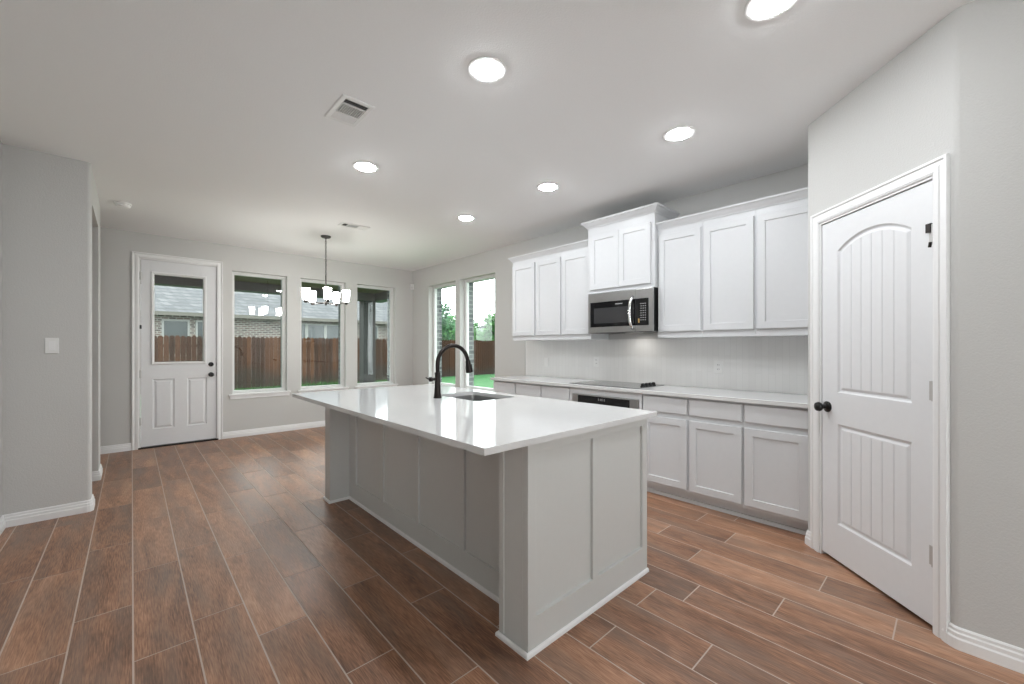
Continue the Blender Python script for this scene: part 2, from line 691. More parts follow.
# ------------------------------------------------------------------ walls
WT = 0.14           # drywall and studs; brick veneer outside
FAR_WIN = [(1.055, 1.765), (1.955, 2.665), (2.86, 3.57)]
WZ0, WZ1 = 0.615, 2.39
DOOR = (0.075, 0.880, 0.0, 2.43)
holes_far = [rect(a, b, WZ0, WZ1) for a, b in FAR_WIN]
outer = [(-2.4, 0), (DOOR[0], 0), (DOOR[0], DOOR[3]), (DOOR[1], DOOR[3]), (DOOR[1], 0), (XR + 0.14, 0), (XR + 0.14, HC), (-2.4, HC)]
o = MB(frameF).wallslab(outer, holes_far, 0, -WT).build('wall_far', M['wall'])
tag(o, 'light grey far wall with the glazed door and three windows', 'wall', kind='structure')
outer2 = [(-2.6, -0.25), (DOOR[0], -0.25), (DOOR[0], DOOR[3]), (DOOR[1], DOOR[3]), (DOOR[1], -0.25), (XR + 0.26, -0.25), (XR + 0.26, 3.0), (-2.6, 3.0)]
o = MB(frameF).wallslab(outer2, [rect(a + 0.03, b - 0.03, WZ0 + 0.03, WZ1 - 0.03) for a, b in FAR_WIN], -WT - 0.001, -WT - 0.12).build('wall_far_brick', M['ownbrick'])
tag(o, 'brick outer face of the far wall seen through its panes', 'wall', kind='structure')

R_WIN = [(5.617, 6.453), (4.61, 5.488)]
WZ1R = 2.40
holes_r = [rect(a, b, WZ0, WZ1R) for a, b in R_WIN]
o = MB(frameK).wallslab(rect(-1.2, YF, 0, HC), holes_r, 0, -WT).build('wall_right', M['wall'])
tag(o, 'light grey long wall carrying the kitchen cabinets and two windows', 'wall', kind='structure')
o = MB(frameK).wallslab(rect(-0.75, YF + WT, -0.25, 3.0), [rect(a + 0.03, b - 0.03, WZ0 + 0.03, WZ1R - 0.03) for a, b in R_WIN], -WT - 0.001, -WT - 0.12).build('wall_right_brick', M['ownbrick'])
tag(o, 'blue grey brick outer face beside the two lawn windows', 'wall', kind='structure')

# left block wall: short face with the switch, then the run with the cased opening
rb = 0.022
plan = [(XLL - 0.1, YL), (XL - rb, YL)] + arc(XL - rb, YL + rb, rb, -90, 0, 6)[1:] + [(XL, 4.78), (XL - 0.55, 4.78), (XL - 0.55, 4.80), (XLL - 0.1, 4.80)]
o = MB().prism(plan, 0, HC).build('wall_left', M['wall'], smooth='auto')
tag(o, 'grey wall with the white switch and a rounded corner', 'wall', kind='structure')
plan = [(XL, 5.655), (XL, YL2 - rb)] + arc(XL - rb, YL2 - rb, rb, 0, 90, 6)[1:] + [(XL - 0.62, YL2), (XL - 0.62, 5.655)]
mb = MB().prism(plan, 0, HC)
mb.box(XL - 0.55, XL, 4.78, 5.655, 2.456, HC)
o = mb.build('wall_left_opening', M['wall'], smooth='auto')
tag(o, 'grey wall end and header around the narrow hall opening', 'wall', kind='structure')
o = MB(lambda p: Vector((XLL - p[1], p[0], p[2]))).wallslab(rect(-5.4, YL, 0, HC), [rect(-5.0, -3.9, 0.3, 2.5), rect(-3.7, -2.6, 0.3, 2.5)], 0, 0.1).build('wall_left_near', M['wall'])  # both openings are unseen, added so sky light reaches the room
tag(o, 'plain grey wall at the edge running toward the living area', 'wall', kind='structure')
mb = MB()
mb.box(-2.4, -2.3, 4.8, YF, 0, HC)
mb.box(-2.3, XLL - 0.1, 4.75, 4.8, 0, HC)
o = mb.build('wall_left_hall', M['wall'])
tag(o, 'grey hall wall beyond the narrow opening', 'wall', kind='structure')

# pantry: slanted wall with the door, return to the cabinets, wall running back
TA, TB = -0.087, 0.843
PDR = (0.030, 0.755, 0.0, 2.065)
rr_ = 0.035
tl = rr_ * math.tan(R(22.5))
mb = MB(frameP)
mb.wallslab([(TA, 0), (PDR[0], 0), (PDR[0], PDR[3]), (PDR[1], PDR[3]), (PDR[1], 0), (TB - tl, 0), (TB - tl, HC), (TA, HC)], [], 0, -0.11)
o = mb.build('wall_pantry', M['wall'])
tag(o, 'slanted grey wall framing the white pantry door', 'wall', kind='structure')
pa = frameP((TA, 0, 0))
o = MB().prism([(pa.x, pa.y), (XR, pa.y), (XR, pa.y - 0.1), (pa.x + 0.05, pa.y - 0.1)], 0, HC).build('wall_pantry_side', M['wall'])
tag(o, 'short grey wall where the cabinets end at the pantry', 'wall', kind='structure')
o = MB().box(XRW + 0.12, XR, -1.2, -1.1, 0, HC).build('wall_pantry_light_stop', M['wall'])  # unseen wall added to stop sky light leaking under the pantry door
tag(o, 'hidden grey wall added to keep sky light out of the pantry', 'wall', kind='structure')
pb = frameP((TB - tl, 0, 0))
corner = frameP((TB, 0, 0))
# rounded 135 degree corner and the wall toward the living area
cx_, cy_ = corner.x + rr_, corner.y - tl
plan = [(cx_ + rr_ * math.cos(R(a)), cy_ + rr_ * math.sin(R(a))) for a in [135 + 45 * k / 8 for k in range(9)]]
plan += [(corner.x, YB), (corner.x + 0.12, YB), (corner.x + 0.12, corner.y - 0.06), (pb.x + 0.07, pb.y - 0.07)]
o = MB().prism(plan, 0, HC).build('wall_right_near', M['wall'], smooth='auto')
tag(o, 'grey textured wall with a rounded corner beside the pantry door', 'wall', kind='structure')
# unseen wall behind the camera, tall opening added to let sky light in
o = MB(lambda p: Vector((p[0], YB - p[1], p[2]))).wallslab(rect(XLL - 0.1, XRW + 0.12, 0, HC), [rect(-0.6, 0.36, 0.3, 2.5)], 0, 0.1).build('wall_back', M['wall'])
tag(o, 'grey end wall of the living area with one tall opening', 'wall', kind='structure')

# ------------------------------------------------------------------ baseboards
BB = [(0, 0), (0.017, 0), (0.017, 0.045), (0.0125, 0.052), (0.0125, 0.067), (0.008, 0.073), (0.008, 0.085), (0.003, 0.092), (0, 0.092)]


def baseboard(name, path, label):
    o = MB().sweep(path, BB).build(name, M['trim'])
    return tag(o, label, 'baseboard', kind='structure')


baseboard('baseboard_far', [(XR, YF), (0.945, YF)], 'white baseboard under the far windows')
baseboard('baseboard_far_corner', [(-0.002, YF), (-2.3, YF)], 'white baseboard between the glazed door and the hall')
lc = [(XL, 4.78)] + [(XL - rb + rb * math.cos(R(a)), YL + rb + rb * math.sin(R(a))) for a in (0, -30, -60, -90)] + [(XLL, YL), (XLL, -5.2)]
lc[0] = (XL, 4.779)
baseboard('baseboard_left', [(XL - 0.3, 4.781)] + [(XL, 4.781)] + lc[1:], 'white baseboard wrapping the wall with the switch')
baseboard('baseboard_left_opening', [(XL - 0.6, YL2)] + [(XL - rb + rb * math.cos(R(a)), YL2 - rb + rb * math.sin(R(a))) for a in (90, 60, 30, 0)] + [(XL, 5.655), (XL - 0.55, 5.655)],
          'white baseboard wrapping the wall end past the hall opening')
q0, q1 = frameP((0.797, 0, 0)), frameP((TB - tl, 0, 0))
pth = [(corner.x, YB)] + [(cx_ + rr_ * math.cos(R(a)), cy_ + rr_ * math.sin(R(a))) for a in (180, 168.75, 157.5, 146.25, 135)] + [(q0.x, q0.y)]
baseboard('baseboard_right', pth, 'white stepped baseboard below the textured wall at the pantry corner')
q0 = frameP((-0.042, 0, 0))
baseboard('baseboard_pantry', [(q0.x, q0.y), (pa.x, pa.y), (pa.x + 0.10, pa.y)], 'tiny white baseboard piece between pantry casing and cabinets')
baseboard('baseboard_kitchen', [(XR, 3.93), (XR, YF)], 'white baseboard under the two lawn windows')

# ------------------------------------------------------------------ exterior door
CAS = [(0, 0), (0, 0.012), (0.012, 0.016), (0.03, 0.016), (0.036, 0.012), (0.052, 0.012), (0.058, 0.018), (0.07, 0.018), (0.07, 0)]


def casing(fr, a, b, top, parent, w=0.07):
    k = w / 0.07
    mb = MB(fr)
    # path runs up one side, across and down: offset to the left is outward
    mb.sweep([(b, 0), (b, top), (a, top), (a, 0)], [(-x * k, y) for x, y in CAS], plane='xz')
    return mb.build('casing', M['trim'], parent)


d1 = thing('door_1', 'white half glass back door with two lower panels', 'door', frameF((0.477, 0, 0)), kind='structure')
casing(frameF, 0.072, 0.872, 2.427, d1)
mb = MB(frameF)
mb.box(0.074, 0.084, -0.13, 0.004, 0, 2.427)
mb.box(0.872, 0.882, -0.13, 0.004, 0, 2.427)
mb.box(0.084, 0.872, -0.13, 0.004, 2.416, 2.43)
mb.build('jamb', M['trim'], d1)
MB(frameF).box(0.06, 0.89, -0.13, 0.02, 0.0, 0.018).build('threshold', M['black'], d1)
DX0, DX1, DZ0, DZ1 = 0.087, 0.869, 0.024, 2.413
yf_, yb_ = -0.006, -0.05
lite = rect(0.212, 0.732, 1.10, 2.236)
pan = [rect(0.200, 0.416, 0.235, 0.878), rect(0.548, 0.762, 0.235, 0.878)]
mb = MB(frameF)
mb.plate(rect(DX0, DX1, DZ0, DZ1), [lite] + pan, yf_)
mb.plate(rect(DX0, DX1, DZ0, DZ1), [lite], yb_)
for l in (rect(DX0, DX1, DZ0, DZ1), lite):
    mb.rings([[(x, yf_, z) for x, z in l], [(x, yb_, z) for x, z in l]], False, False)
for l in pan:
    mb.nested(l, [(0, yf_), (0.006, yf_ - 0.009), (0.018, yf_ - 0.011), (0.034, yf_ - 0.003), (0.04, yf_ - 0.001)])
slab = mb.build('slab', M['door'], d1)
mb = MB(frameF)
for d, s in ((yf_, 1), (yb_, -1)):
    mb.rings([[(x, d + s * y, z) for x, z in inset(rect(0.182, 0.757, 1.066, 2.268), e)] for e, y in ((0, -0.002), (0, 0.008), (0.01, 0.013), (0.024, 0.009), (0.034, 0.0), (0.034, -0.012))], False, False)
mb.build('lite_frame', M['trim'], slab)
MB(frameF).box(0.205, 0.738, -0.031, -0.025, 1.095, 2.242).build('glass', M['glass'], slab)
for nm, z, r in (('deadbolt', 1.056, 0.029), ('knob', 0.915, 0.03)):
    mb = MB(frameF)
    if nm == 'knob':
        mb.lathe(0.809, z, [(0.031, yf_ - 0.001), (0.031, yf_ + 0.006), (0.012, yf_ + 0.012), (0.011, yf_ + 0.03), (0.026, yf_ + 0.038), (0.030, yf_ + 0.05), (0.024, yf_ + 0.062), (0.006, yf_ + 0.066)], 20, 'y')
    else:
        mb.lathe(0.809, z, [(0.031, yf_ - 0.001), (0.031, yf_ + 0.008), (0.025, yf_ + 0.016), (0.008, yf_ + 0.017)], 20, 'y')
        mb.box(0.803, 0.815, yf_ + 0.015, yf_ + 0.03, z - 0.018, z + 0.018)
    mb.build(nm, M['black'], slab, smooth='auto')
for z in (0.35, 0.95, 1.55, 2.2):
    mb = MB(frameF)
    hh = 0.05 if z != 1.55 else 0.025
    mb.lathe(0.0825, 0.004, [(0.0075, z - hh), (0.0075, z + hh)], 10)
    mb.box(0.083, 0.094, -0.007, -0.004, z - hh + 0.002, z + hh - 0.002)
    mb.build('hinge', M['nickel'] if z != 1.55 else M['black'], d1)
mb = MB(frameF)
mb.box(0.871, 0.8755, -0.012, 0.006, 1.03, 1.08)
mb.box(0.871, 0.8755, -0.012, 0.006, 0.885, 0.945)
mb.build('strike_plate', M['black'], d1)


# ------------------------------------------------------------------ windows
def window(n, fr, a, b, z1, label):
    w = thing('window_%d' % n, label, 'window', fr(((a + b) / 2, 0, WZ0)), kind='structure')
    mb = MB(fr)
    o_, fw = rect(a, b, WZ0 + 0.004, z1), 0.042
    mb.rings([[(x, y, z) for x, z in inset(o_, e)] for e, y in ((0, -0.15), (0, -0.085), (0.022, -0.085), (0.024, -0.095), (0.04, -0.095), (0.043, -0.115), (0.043, -0.15))], False, False)
    mb.build('frame', M['vinyl'], w)
    i_ = inset(o_, 0.036)
    MB(fr).box(i_[0][0], i_[1][0], -0.128, -0.120, i_[0][1], i_[2][1]).build('glass', M['glass'], w)
    mb = MB(fr)
    mb.box(a - 0.045, b + 0.045, 0.0005, 0.03, WZ0 - 0.018, WZ0 + 0.006)
    mb.box(a + 0.0005, b - 0.0005, -0.09, 0.0005, WZ0 - 0.001, WZ0 + 0.006)
    mb.build('sill', M['trim'], w, bevel=0.004)
    MB(fr).box(a - 0.03, b + 0.03, 0.0005, 0.014, WZ0 - 0.066, WZ0 - 0.018).build('apron', M['trim'], w, bevel=0.003)
    return w


window(1, frameF, *FAR_WIN[0], WZ1, 'tall fixed window next to the glazed back door')
window(2, frameF, *FAR_WIN[1], WZ1, 'tall fixed window behind the chandelier, middle of three')
window(3, frameF, *FAR_WIN[2], WZ1, 'tall fixed window showing the dark patio post')
window(4, frameK, *R_WIN[0], WZ1R, 'tall lawn window by the room corner')
window(5, frameK, *R_WIN[1], WZ1R, 'tall lawn window next to the upper cabinets')

# ------------------------------------------------------------------ pantry door
d2 = thing('door_2', 'white arched plank panel pantry door with black knob', 'door', frameP((0.39, 0, 0)), kind='structure')
casing(frameP, 0.026, 0.752, 2.066, d2, 0.066)
mb = MB(frameP)
mb.box(0.028, 0.037, -0.1, 0.006, 0, 2.062)
mb.box(0.748, 0.757, -0.1, 0.006, 0, 2.062)
mb.box(0.037, 0.748, -0.1, 0.006, 2.054, 2.066)
mb.build('jamb', M['trim'], d2)
yf_, yb_ = -0.003, -0.038
SX0, SX1, SZ0, SZ1 = 0.039, 0.746, 0.022, 2.05
XP0, XP1 = 0.163, 0.634
top = [(XP1, 1.02), (XP1, 1.862)]
hw, rise = (XP1 - XP0) / 2, 0.075
rad = (hw * hw + rise * rise) / (2 * rise)
czz = 1.862 + rise - rad
amax = math.degrees(math.asin(hw / rad))
for k in range(1, 16):
    a = R(90 - amax + 2 * amax * k / 16)
    top.append(((XP0 + XP1) / 2 + rad * math.cos(a), czz + rad * math.sin(a)))
top += [(XP0, 1.862), (XP0, 1.02)]
low = rect(XP0, XP1, 0.238, 0.833)
mb = MB(frameP)
o_ = rect(SX0, SX1, SZ0, SZ1)
mb.plate(o_, [top, low], yf_)
mb.plate(o_, [], yb_)
mb.rings([[(x, yf_, z) for x, z in o_], [(x, yb_, z) for x, z in o_]], False, False)
PR = [(0, yf_), (0.007, yf_ - 0.010), (0.016, yf_ - 0.012), (0.030, yf_ - 0.004), (0.034, yf_ - 0.0035)]
slab = None
gx = [0.262, 0.331, 0.3985, 0.466, 0.535]
for l in (top, low):
    mb.nested(l, PR, cap=False)
    i_ = inset(l, 0.034)
    # planked field: vertical strips with V grooves between them
    xa, xb = min(x for x, z in i_), max(x for x, z in i_)

    def ztop(x):
        if l is low:
            return max(z for _, z in i_)
        r2 = rad - 0.034
        return min(max(z for _, z in i_), czz + math.sqrt(max(0, r2 * r2 - (x - (XP0 + XP1) / 2) ** 2)))
    zb = min(z for _, z in i_)
    xs = [xa] + gx + [xb]
    yp = yf_ - 0.0035
    for s0, s1 in zip(xs, xs[1:]):
        g0 = s0 + (0.003 if s0 != xa else 0)
        g1 = s1 - (0.003 if s1 != xb else 0)
        m_ = 5
        cols = [g0 + (g1 - g0) * t / m_ for t in range(m_ + 1)]
        lo = [mb.v((x, yp, zb)) for x in cols]
        hi = [mb.v((x, yp, ztop(x))) for x in cols]
        for t in range(m_):
            mb.face([lo[t], lo[t + 1], hi[t + 1], hi[t]])
        if s1 != xb:
            a0, a1, b0, b1 = mb.v((g1, yp, zb)), mb.v((g1, yp, ztop(g1))), mb.v((s1, yp - 0.004, zb)), mb.v((s1, yp - 0.004, ztop(s1)))
            c0, c1 = mb.v((s1 + 0.003, yp, zb)), mb.v((s1 + 0.003, yp, ztop(s1 + 0.003)))
            mb.face([a0, b0, b1, a1])
            mb.face([b0, c0, c1, b1])
slab = mb.build('slab', M['door'], d2)
mb = MB(frameP)
mb.lathe(0.072 + 0.012, 0.925, [(0.033, yf_ - 0.001), (0.033, yf_ + 0.006), (0.013, yf_ + 0.013), (0.012, yf_ + 0.034), (0.024, yf_ + 0.042), (0.029, yf_ + 0.054), (0.025, yf_ + 0.066), (0.008, yf_ + 0.071)], 24, 'y')
mb.build('knob', M['black'], slab, smooth='auto')
for z in (0.34, 1.09, 1.80):
    mb = MB(frameP)
    mb.lathe(0.747, 0.0045, [(0.0065, z - 0.046), (0.0065, z + 0.046)], 10)
    mb.box(0.722, 0.746, -0.004, -0.0015, z - 0.044, z + 0.044)
    h = mb.build('hinge', M['nickel'], d2)
mb = MB(frameP)
mb.box(0.718, 0.742, -0.002, 0.012, 1.812, 1.852)
mb.tube([(0.742, 0.012, 1.765), (0.740, 0.014, 1.742)], 0.006, 8)
mb.build('hinge_pin_stop', M['bronze'], d2)

# ------------------------------------------------------------------ upper cabinets
UW = 0.41


def upper(x0, label, group, first=None):
    t = thing('upper_cabinet', label, 'cabinet', frameK((x0 + UW / 2, 0.16, 1.378)), group)
    MB(frameK).box(x0 + 0.0006, x0 + UW - 0.0006, 0.001, 0.325, 1.378, 2.40).build('body', M['cab'], t, bevel=0.001)
    MB(frameK).shaker(x0 + 0.012, x0 + UW - 0.012, 1.435, 2.325, 0.3255, 0.345).build('door', M['cab'], t)
    return t


U0L, U0R = 2.64, 0.6525
base = upper(U0L, 'white upper cabinet touching the microwave on the window side', 'upper cabinets')
LAB = ['white upper cabinet, middle of the three on the window side of the microwave', 'end upper cabinet closest to the lawn windows']
for k in (1, 2):
    copy_tree(base, base.location + Vector((0, UW * k, 0)), LAB[k - 1])
LAB = ['wide door upper cabinet against the pantry wall', 'white upper cabinet, middle of the three between microwave and pantry', 'white upper cabinet touching the microwave on the pantry side']
for k in range(3):
    copy_tree(base, base.location + Vector((0, U0R - U0L + UW * k, 0)), LAB[k])

CR = [(0, 0.0), (0.004, 0.0), (0.008, 0.012), (0.020, 0.024), (0.036, 0.045), (0.046, 0.052), (0.048, 0.066), (0, 0.066)]


def crown(path, z, label):
    o = MB(frameK).sweep(path, [(a, z + b) for a, b in CR]).build('crown_molding', M['cab'])
    return tag(o, label, 'molding', 'cabinet crown moldings')


crown([(U0L + 3 * UW, 0.001), (U0L + 3 * UW, 0.326), (U0L - 0.003, 0.326)][::-1], 2.375, 'white crown molding on top of the window side upper cabinets')
crown([(U0R, 0.326), (1.881, 0.326)], 2.375, 'long white crown molding between the tall middle cabinet and pantry')

MX0, MX1 = 1.8835, 2.6385
t = thing('microwave_cabinet', 'taller two door white cabinet above the microwave', 'cabinet', frameK((2.26, 0.2, 1.85)))
MB(frameK).box(MX0, MX1, 0.001, 0.385, 1.85, 2.55).build('body', M['cab'], t, bevel=0.001)
MB(frameK).shaker(1.920, 2.258, 1.888, 2.455, 0.3855, 0.405).build('door', M['cab'], t)
MB(frameK).shaker(2.261, 2.600, 1.888, 2.455, 0.3855, 0.405).build('door', M['cab'], t)
o = MB(frameK).sweep([(MX0, 0.001), (MX0, 0.386), (MX1, 0.386), (MX1, 0.001)], [(a * 1.15, 2.535 + b * 1.05) for a, b in CR]).build('crown_molding', M['cab'])
tag(o, 'white crown molding wrapping the tall cabinet over the microwave', 'molding', 'cabinet crown moldings')

# ------------------------------------------------------------------ microwave
t = thing('microwave', 'stainless over the range microwave with black door', 'microwave', frameK((2.25, 0.2, 1.438)))
mx0, mx1 = 1.890, 2.630
MB(frameK).box(mx0, mx1, 0.001, 0.395, 1.438, 1.8485).build('body', M['black'], t, bevel=0.002)
fx0, fx1 = 1.880, 2.612
mb = MB(frameK)
mb.box(fx0 + 0.012, fx1, 0.3955, 0.405, 1.442, 1.840)
mb.box(fx0, fx1, 0.405, 0.42, 1.752, 1.842)
mb.box(fx0, fx1, 0.405, 0.42, 1.440, 1.497)
mb.box(fx0, fx0 + 0.045, 0.405, 0.42, 1.497, 1.752)
mb.box(fx1 - 0.028, fx1, 0.405, 0.42, 1.497, 1.752)
fr_ = mb.build('front_frame', M['steel'], t, bevel=0.002)
MB(frameK).box(2.062, 2.0635, 0.4195, 0.4206, 1.44, 1.842).build('door_seam', M['slot'], fr_)
dr = MB(frameK).box(2.063, fx1 - 0.029, 0.4055, 0.417, 1.498, 1.751).build('door', M['blackglass'], t)
MB(frameK).box(2.14, 2.54, 0.4172, 0.4178, 1.535, 1.69).build('window', M['darkwindow'], dr)
mb = MB(frameK)
for k in range(10):
    x = 2.285 - k * 0.0082
    mb.box(x - 0.006, x, 0.4171, 0.4176, 1.716, 1.724)
mb.build('nameplate', M['key'], dr)
cp = MB(frameK).box(fx0 + 0.046, 2.061, 0.4055, 0.417, 1.498, 1.751).build('control_panel', M['blackglass'], t)
mb = MB(frameK)
for r in range(8):
    for k in range(3):
        x, z = 1.955 + k * 0.022, 1.545 + r * 0.022
        mb.box(x, x + (0.010 if r != 7 else 0.014), 0.4171, 0.4175, z, z + 0.006)
mb.build('keypad', M['key'], cp)
MB(frameK).box(2.020, 2.034, 0.4171, 0.4178, 1.523, 1.562).build('energy_tag', M['amber'], cp)
pts = []
for k in range(13):
    s = -1 + 2 * k / 12
    pts.append((2.085 + 0.012 * (1 - s * s), 0.424 + 0.042 * (1 - s * s * s * s), 1.62 + s * 0.155))
MB(frameK).tube(pts, 0.015, 10).build('handle', M['chrome'], t, smooth=True)
mb = MB(frameK)
for k in range(9):
    mb.box(1.93 + k * 0.07, 1.985 + k * 0.07, 0.33, 0.38, 1.4372, 1.4385)
mb.build('vent_slots', M['slot'], t)
MB(frameK).box(2.13, 2.27, 0.15, 0.26, 1.4340, 1.4379).build('lamp_cover', M['plastic'], t)

# ------------------------------------------------------------------ base cabinets
BU = 0.41
CF = 0.60            # face of the carcass, out from the wall


def base_unit(x0, label):
    t = thing('base_cabinet', label, 'cabinet', frameK((x0 + BU / 2, 0.3, 0)), 'base cabinets')
    mb = MB(frameK)
    mb.box(x0 + 0.0006, x0 + BU - 0.0006, 0.001, CF, 0.098, 0.883)
    mb.box(x0 + 0.0006, x0 + BU - 0.0006, 0.001, CF - 0.07, 0.0005, 0.098)
    mb.build('body', M['cab'], t)
    MB(frameK).slabfront(x0 + 0.010, x0 + BU - 0.010, 0.738, 0.866, CF + 0.0005, CF + 0.02).build('drawer', M['cab'], t)
    MB(frameK).shaker(x0 + 0.010, x0 + BU - 0.010, 0.125, 0.695, CF + 0.0005, CF + 0.02).build('door', M['cab'], t)
    MB(frameK).box(x0 + 0.0006, x0 + BU - 0.0006, CF - 0.07, CF - 0.055, 0.0005, 0.03).build('toe_molding', M['cab'], t)
    return t


B0L, B0R = 2.695, 0.6525
base = base_unit(B0R, 'white base cabinet with drawer against the pantry wall')
copy_tree(base, base.location + Vector((0, BU, 0)), 'white base cabinet with drawer, middle of the three beside the pantry')
copy_tree(base, base.location + Vector((0, 2 * BU, 0)), 'white base cabinet with drawer touching the oven on the pantry side')
LAB = ['base cabinet behind the island touching the oven on the window side', 'base cabinet behind the island, middle of the three by the lawn windows', 'end base cabinet behind the island closest to the lawn windows']
for k in range(3):
    copy_tree(base, base.location + Vector((0, B0L - B0R + BU * k, 0)), LAB[k])

# oven housing and oven
OX0, OX1 = B0R + 3 * BU + 0.001, B0L - 0.001
t = thing('oven_cabinet', 'white cabinet surround around the built in oven', 'cabinet', frameK((2.29, 0.3, 0)))
mb = MB(frameK)
mb.box(OX0, OX0 + 0.02, 0.001, CF, 0.098, 0.883)
mb.box(OX1 - 0.02, OX1, 0.001, CF, 0.098, 0.883)
mb.box(OX0 + 0.02, OX1 - 0.02, 0.001, 0.02, 0.098, 0.883)
mb.box(OX0 + 0.02, OX1 - 0.02, 0.02, CF, 0.098, 0.12)
mb.box(OX0, OX1, 0.001, CF - 0.07, 0.0005, 0.098)
mb.build('body', M['cab'], t)
mb = MB(frameK)
mb.wallslab(rect(OX0, OX1, 0.098, 0.880), [rect(1.908, 2.658, 0.14, 0.824)], CF, CF + 0.019)
mb.build('face_frame', M['cab'], t)
MB(frameK).box(OX0, OX1, CF - 0.07, CF - 0.055, 0.0005, 0.03).build('toe_molding', M['cab'], t)
t = thing('built_in_oven', 'stainless built in oven with black display under the cooktop', 'oven', frameK((2.283, 0.3, 0.14)))
MB(frameK).box(1.93, 2.64, 0.05, CF + 0.012, 0.142, 0.822).build('body', M['black'], t)
mb = MB(frameK)
mb.box(1.911, 2.655, CF + 0.0125, CF + 0.03, 0.70, 0.822)
pn = mb.build('control_panel', M['steel'], t, bevel=0.002)
MB(frameK).box(1.998, 2.582, CF + 0.0302, CF + 0.032, 0.722, 0.812).build('display_glass', M['blackglass'], pn)
mb = MB(frameK)
for x in (2.26, 2.285, 2.30, 2.325):
    mb.box(x, x + 0.012, CF + 0.0321, CF + 0.0326, 0.775, 0.797)
mb.build('display_digits', M['ring'], pn)
dr = MB(frameK).box(1.911, 2.655, CF + 0.0125, CF + 0.034, 0.146, 0.692).build('door', M['steel'], t, bevel=0.003)
MB(frameK).box(2.0, 2.57, CF + 0.0342, CF + 0.036, 0.24, 0.58).build('window', M['blackglass'], dr)
mb = MB(frameK)
mb.tube([(1.96, CF + 0.075, 0.645), (2.61, CF + 0.075, 0.645)], 0.012, 12)
mb.tube([(2.0, CF + 0.03, 0.645), (2.0, CF + 0.075, 0.645)], 0.009, 8)
mb.tube([(2.57, CF + 0.03, 0.645), (2.57, CF + 0.075, 0.645)], 0.009, 8)
mb.build('handle', M['chrome'], dr, smooth='auto')

# countertop, backsplash, cooktop
o = MB(frameK).box(B0R, 3.945, 0.009, 0.642, 0.8835, 0.914).build('countertop', M['quartz'], bevel=0.002)
tag(o, 'long white countertop on the base cabinets along the wall', 'countertop')
o = MB(frameK).box(B0R, 3.962, 0.0006, 0.008, 0.9145, 1.3775).build('backsplash', M['splash'])
tag(o, 'pale stacked vertical tile backsplash between counter and upper cabinets', 'backsplash', kind='structure')
MB(frameK).box(3.9622, 3.969, 0.0006, 0.0095, 0.9145, 1.3775).build('edge_strip', M['ring'], o)
t = thing('cooktop', 'flat grey glass electric cooktop with four black knobs', 'cooktop', frameK((2.36, 0.31, 0.9145)))
kx0, kx1, ky0, ky1 = 1.95, 2.74, 0.07, 0.57
g = MB(frameK).box(kx0, kx1, ky0, ky1, 0.9145, 0.9195).build('glass_top', M['cookglass'], t, bevel=0.0015)
for x, y, r in ((2.55, 0.42, 0.105), (2.55, 0.2, 0.08), (2.25, 0.42, 0.08), (2.25, 0.2, 0.105)):
    mb = MB(frameK)
    ls = [[(x + q * math.cos(2 * math.pi * k / 40), y + q * math.sin(2 * math.pi * k / 40), 0.9198) for k in range(40)] for q in (r, r - 0.005)]
    mb.rings(ls, False, False)
    mb.build('burner_ring', M['ring'], g)
for k in range(4):
    mb = MB(frameK)
    yk = 0.405 - k * 0.066
    mb.lathe(1.992, yk, [(0.024, 0.9196), (0.024, 0.926), (0.020, 0.929), (0.018, 0.945), (0.014, 0.947)], 18)
    mb.box(1.988, 1.996, yk - 0.017, yk + 0.017, 0.945, 0.952)
    mb.build('knob', M['black'], t, smooth='auto')


# outlets
def outlet(x, z, label, w=0.072, blank=False):
    t = thing('outlet', label, 'outlet', frameK((x, 0.0085, z - 0.058)), 'backsplash outlets')
    MB(frameK).box(x - w / 2, x + w / 2, 0.0083, 0.0135, z - 0.058, z + 0.058).build('cover_plate', M['plastic'], t, bevel=0.002)
    for s in (-1, 1):
        if blank:
            MB(frameK).box(x - 0.017, x + 0.017, 0.0137, 0.0155, z + s * 0.02 - 0.014, z + s * 0.02 + 0.014).build('rocker', M['plastic'], t)
            continue
        f = MB(frameK).box(x - 0.017, x + 0.017, 0.0137, 0.0155, z + s * 0.02 - 0.014, z + s * 0.02 + 0.014).build('socket', M['plastic'], t)
        mb = MB(frameK)
        mb.box(x - 0.008, x - 0.005, 0.0156, 0.016, z + s * 0.02 - 0.006, z + s * 0.02 + 0.006)
        mb.box(x + 0.005, x + 0.008, 0.0156, 0.016, z + s * 0.02 - 0.005, z + s * 0.02 + 0.005)
        mb.build('slots', M['slot'], f)
    return t


outlet(1.461, 1.11, 'white wall outlet on the backsplash between cooktop and pantry')
outlet(2.80, 1.125, 'white wall outlet on the backsplash just above the cooktop')
outlet(3.575, 1.10, 'faint white switch plate on the backsplash end by the windows', blank=True)

# ------------------------------------------------------------------ island
t = thing('island_cabinet', 'greige paneled kitchen island base on the tile floor', 'kitchen island', (1.69, 2.42, 0))
IX0, IX1, IY0, IY1, IT = 1.207, 2.178, 1.204, 3.64, 0.8855
IXB = 1.365


def frameE(p):       # near end of the island
    return Vector((p[0], IY0 - p[1], p[2]))


def frameEf(p):      # far end
    return Vector((p[0], IY1 + p[1], p[2]))


def frameS(p):       # seating side
    return Vector((IXB - p[1], p[0], p[2]))


def frameR(p):       # cooking side
    return Vector((IX1 + p[1], p[0], p[2]))


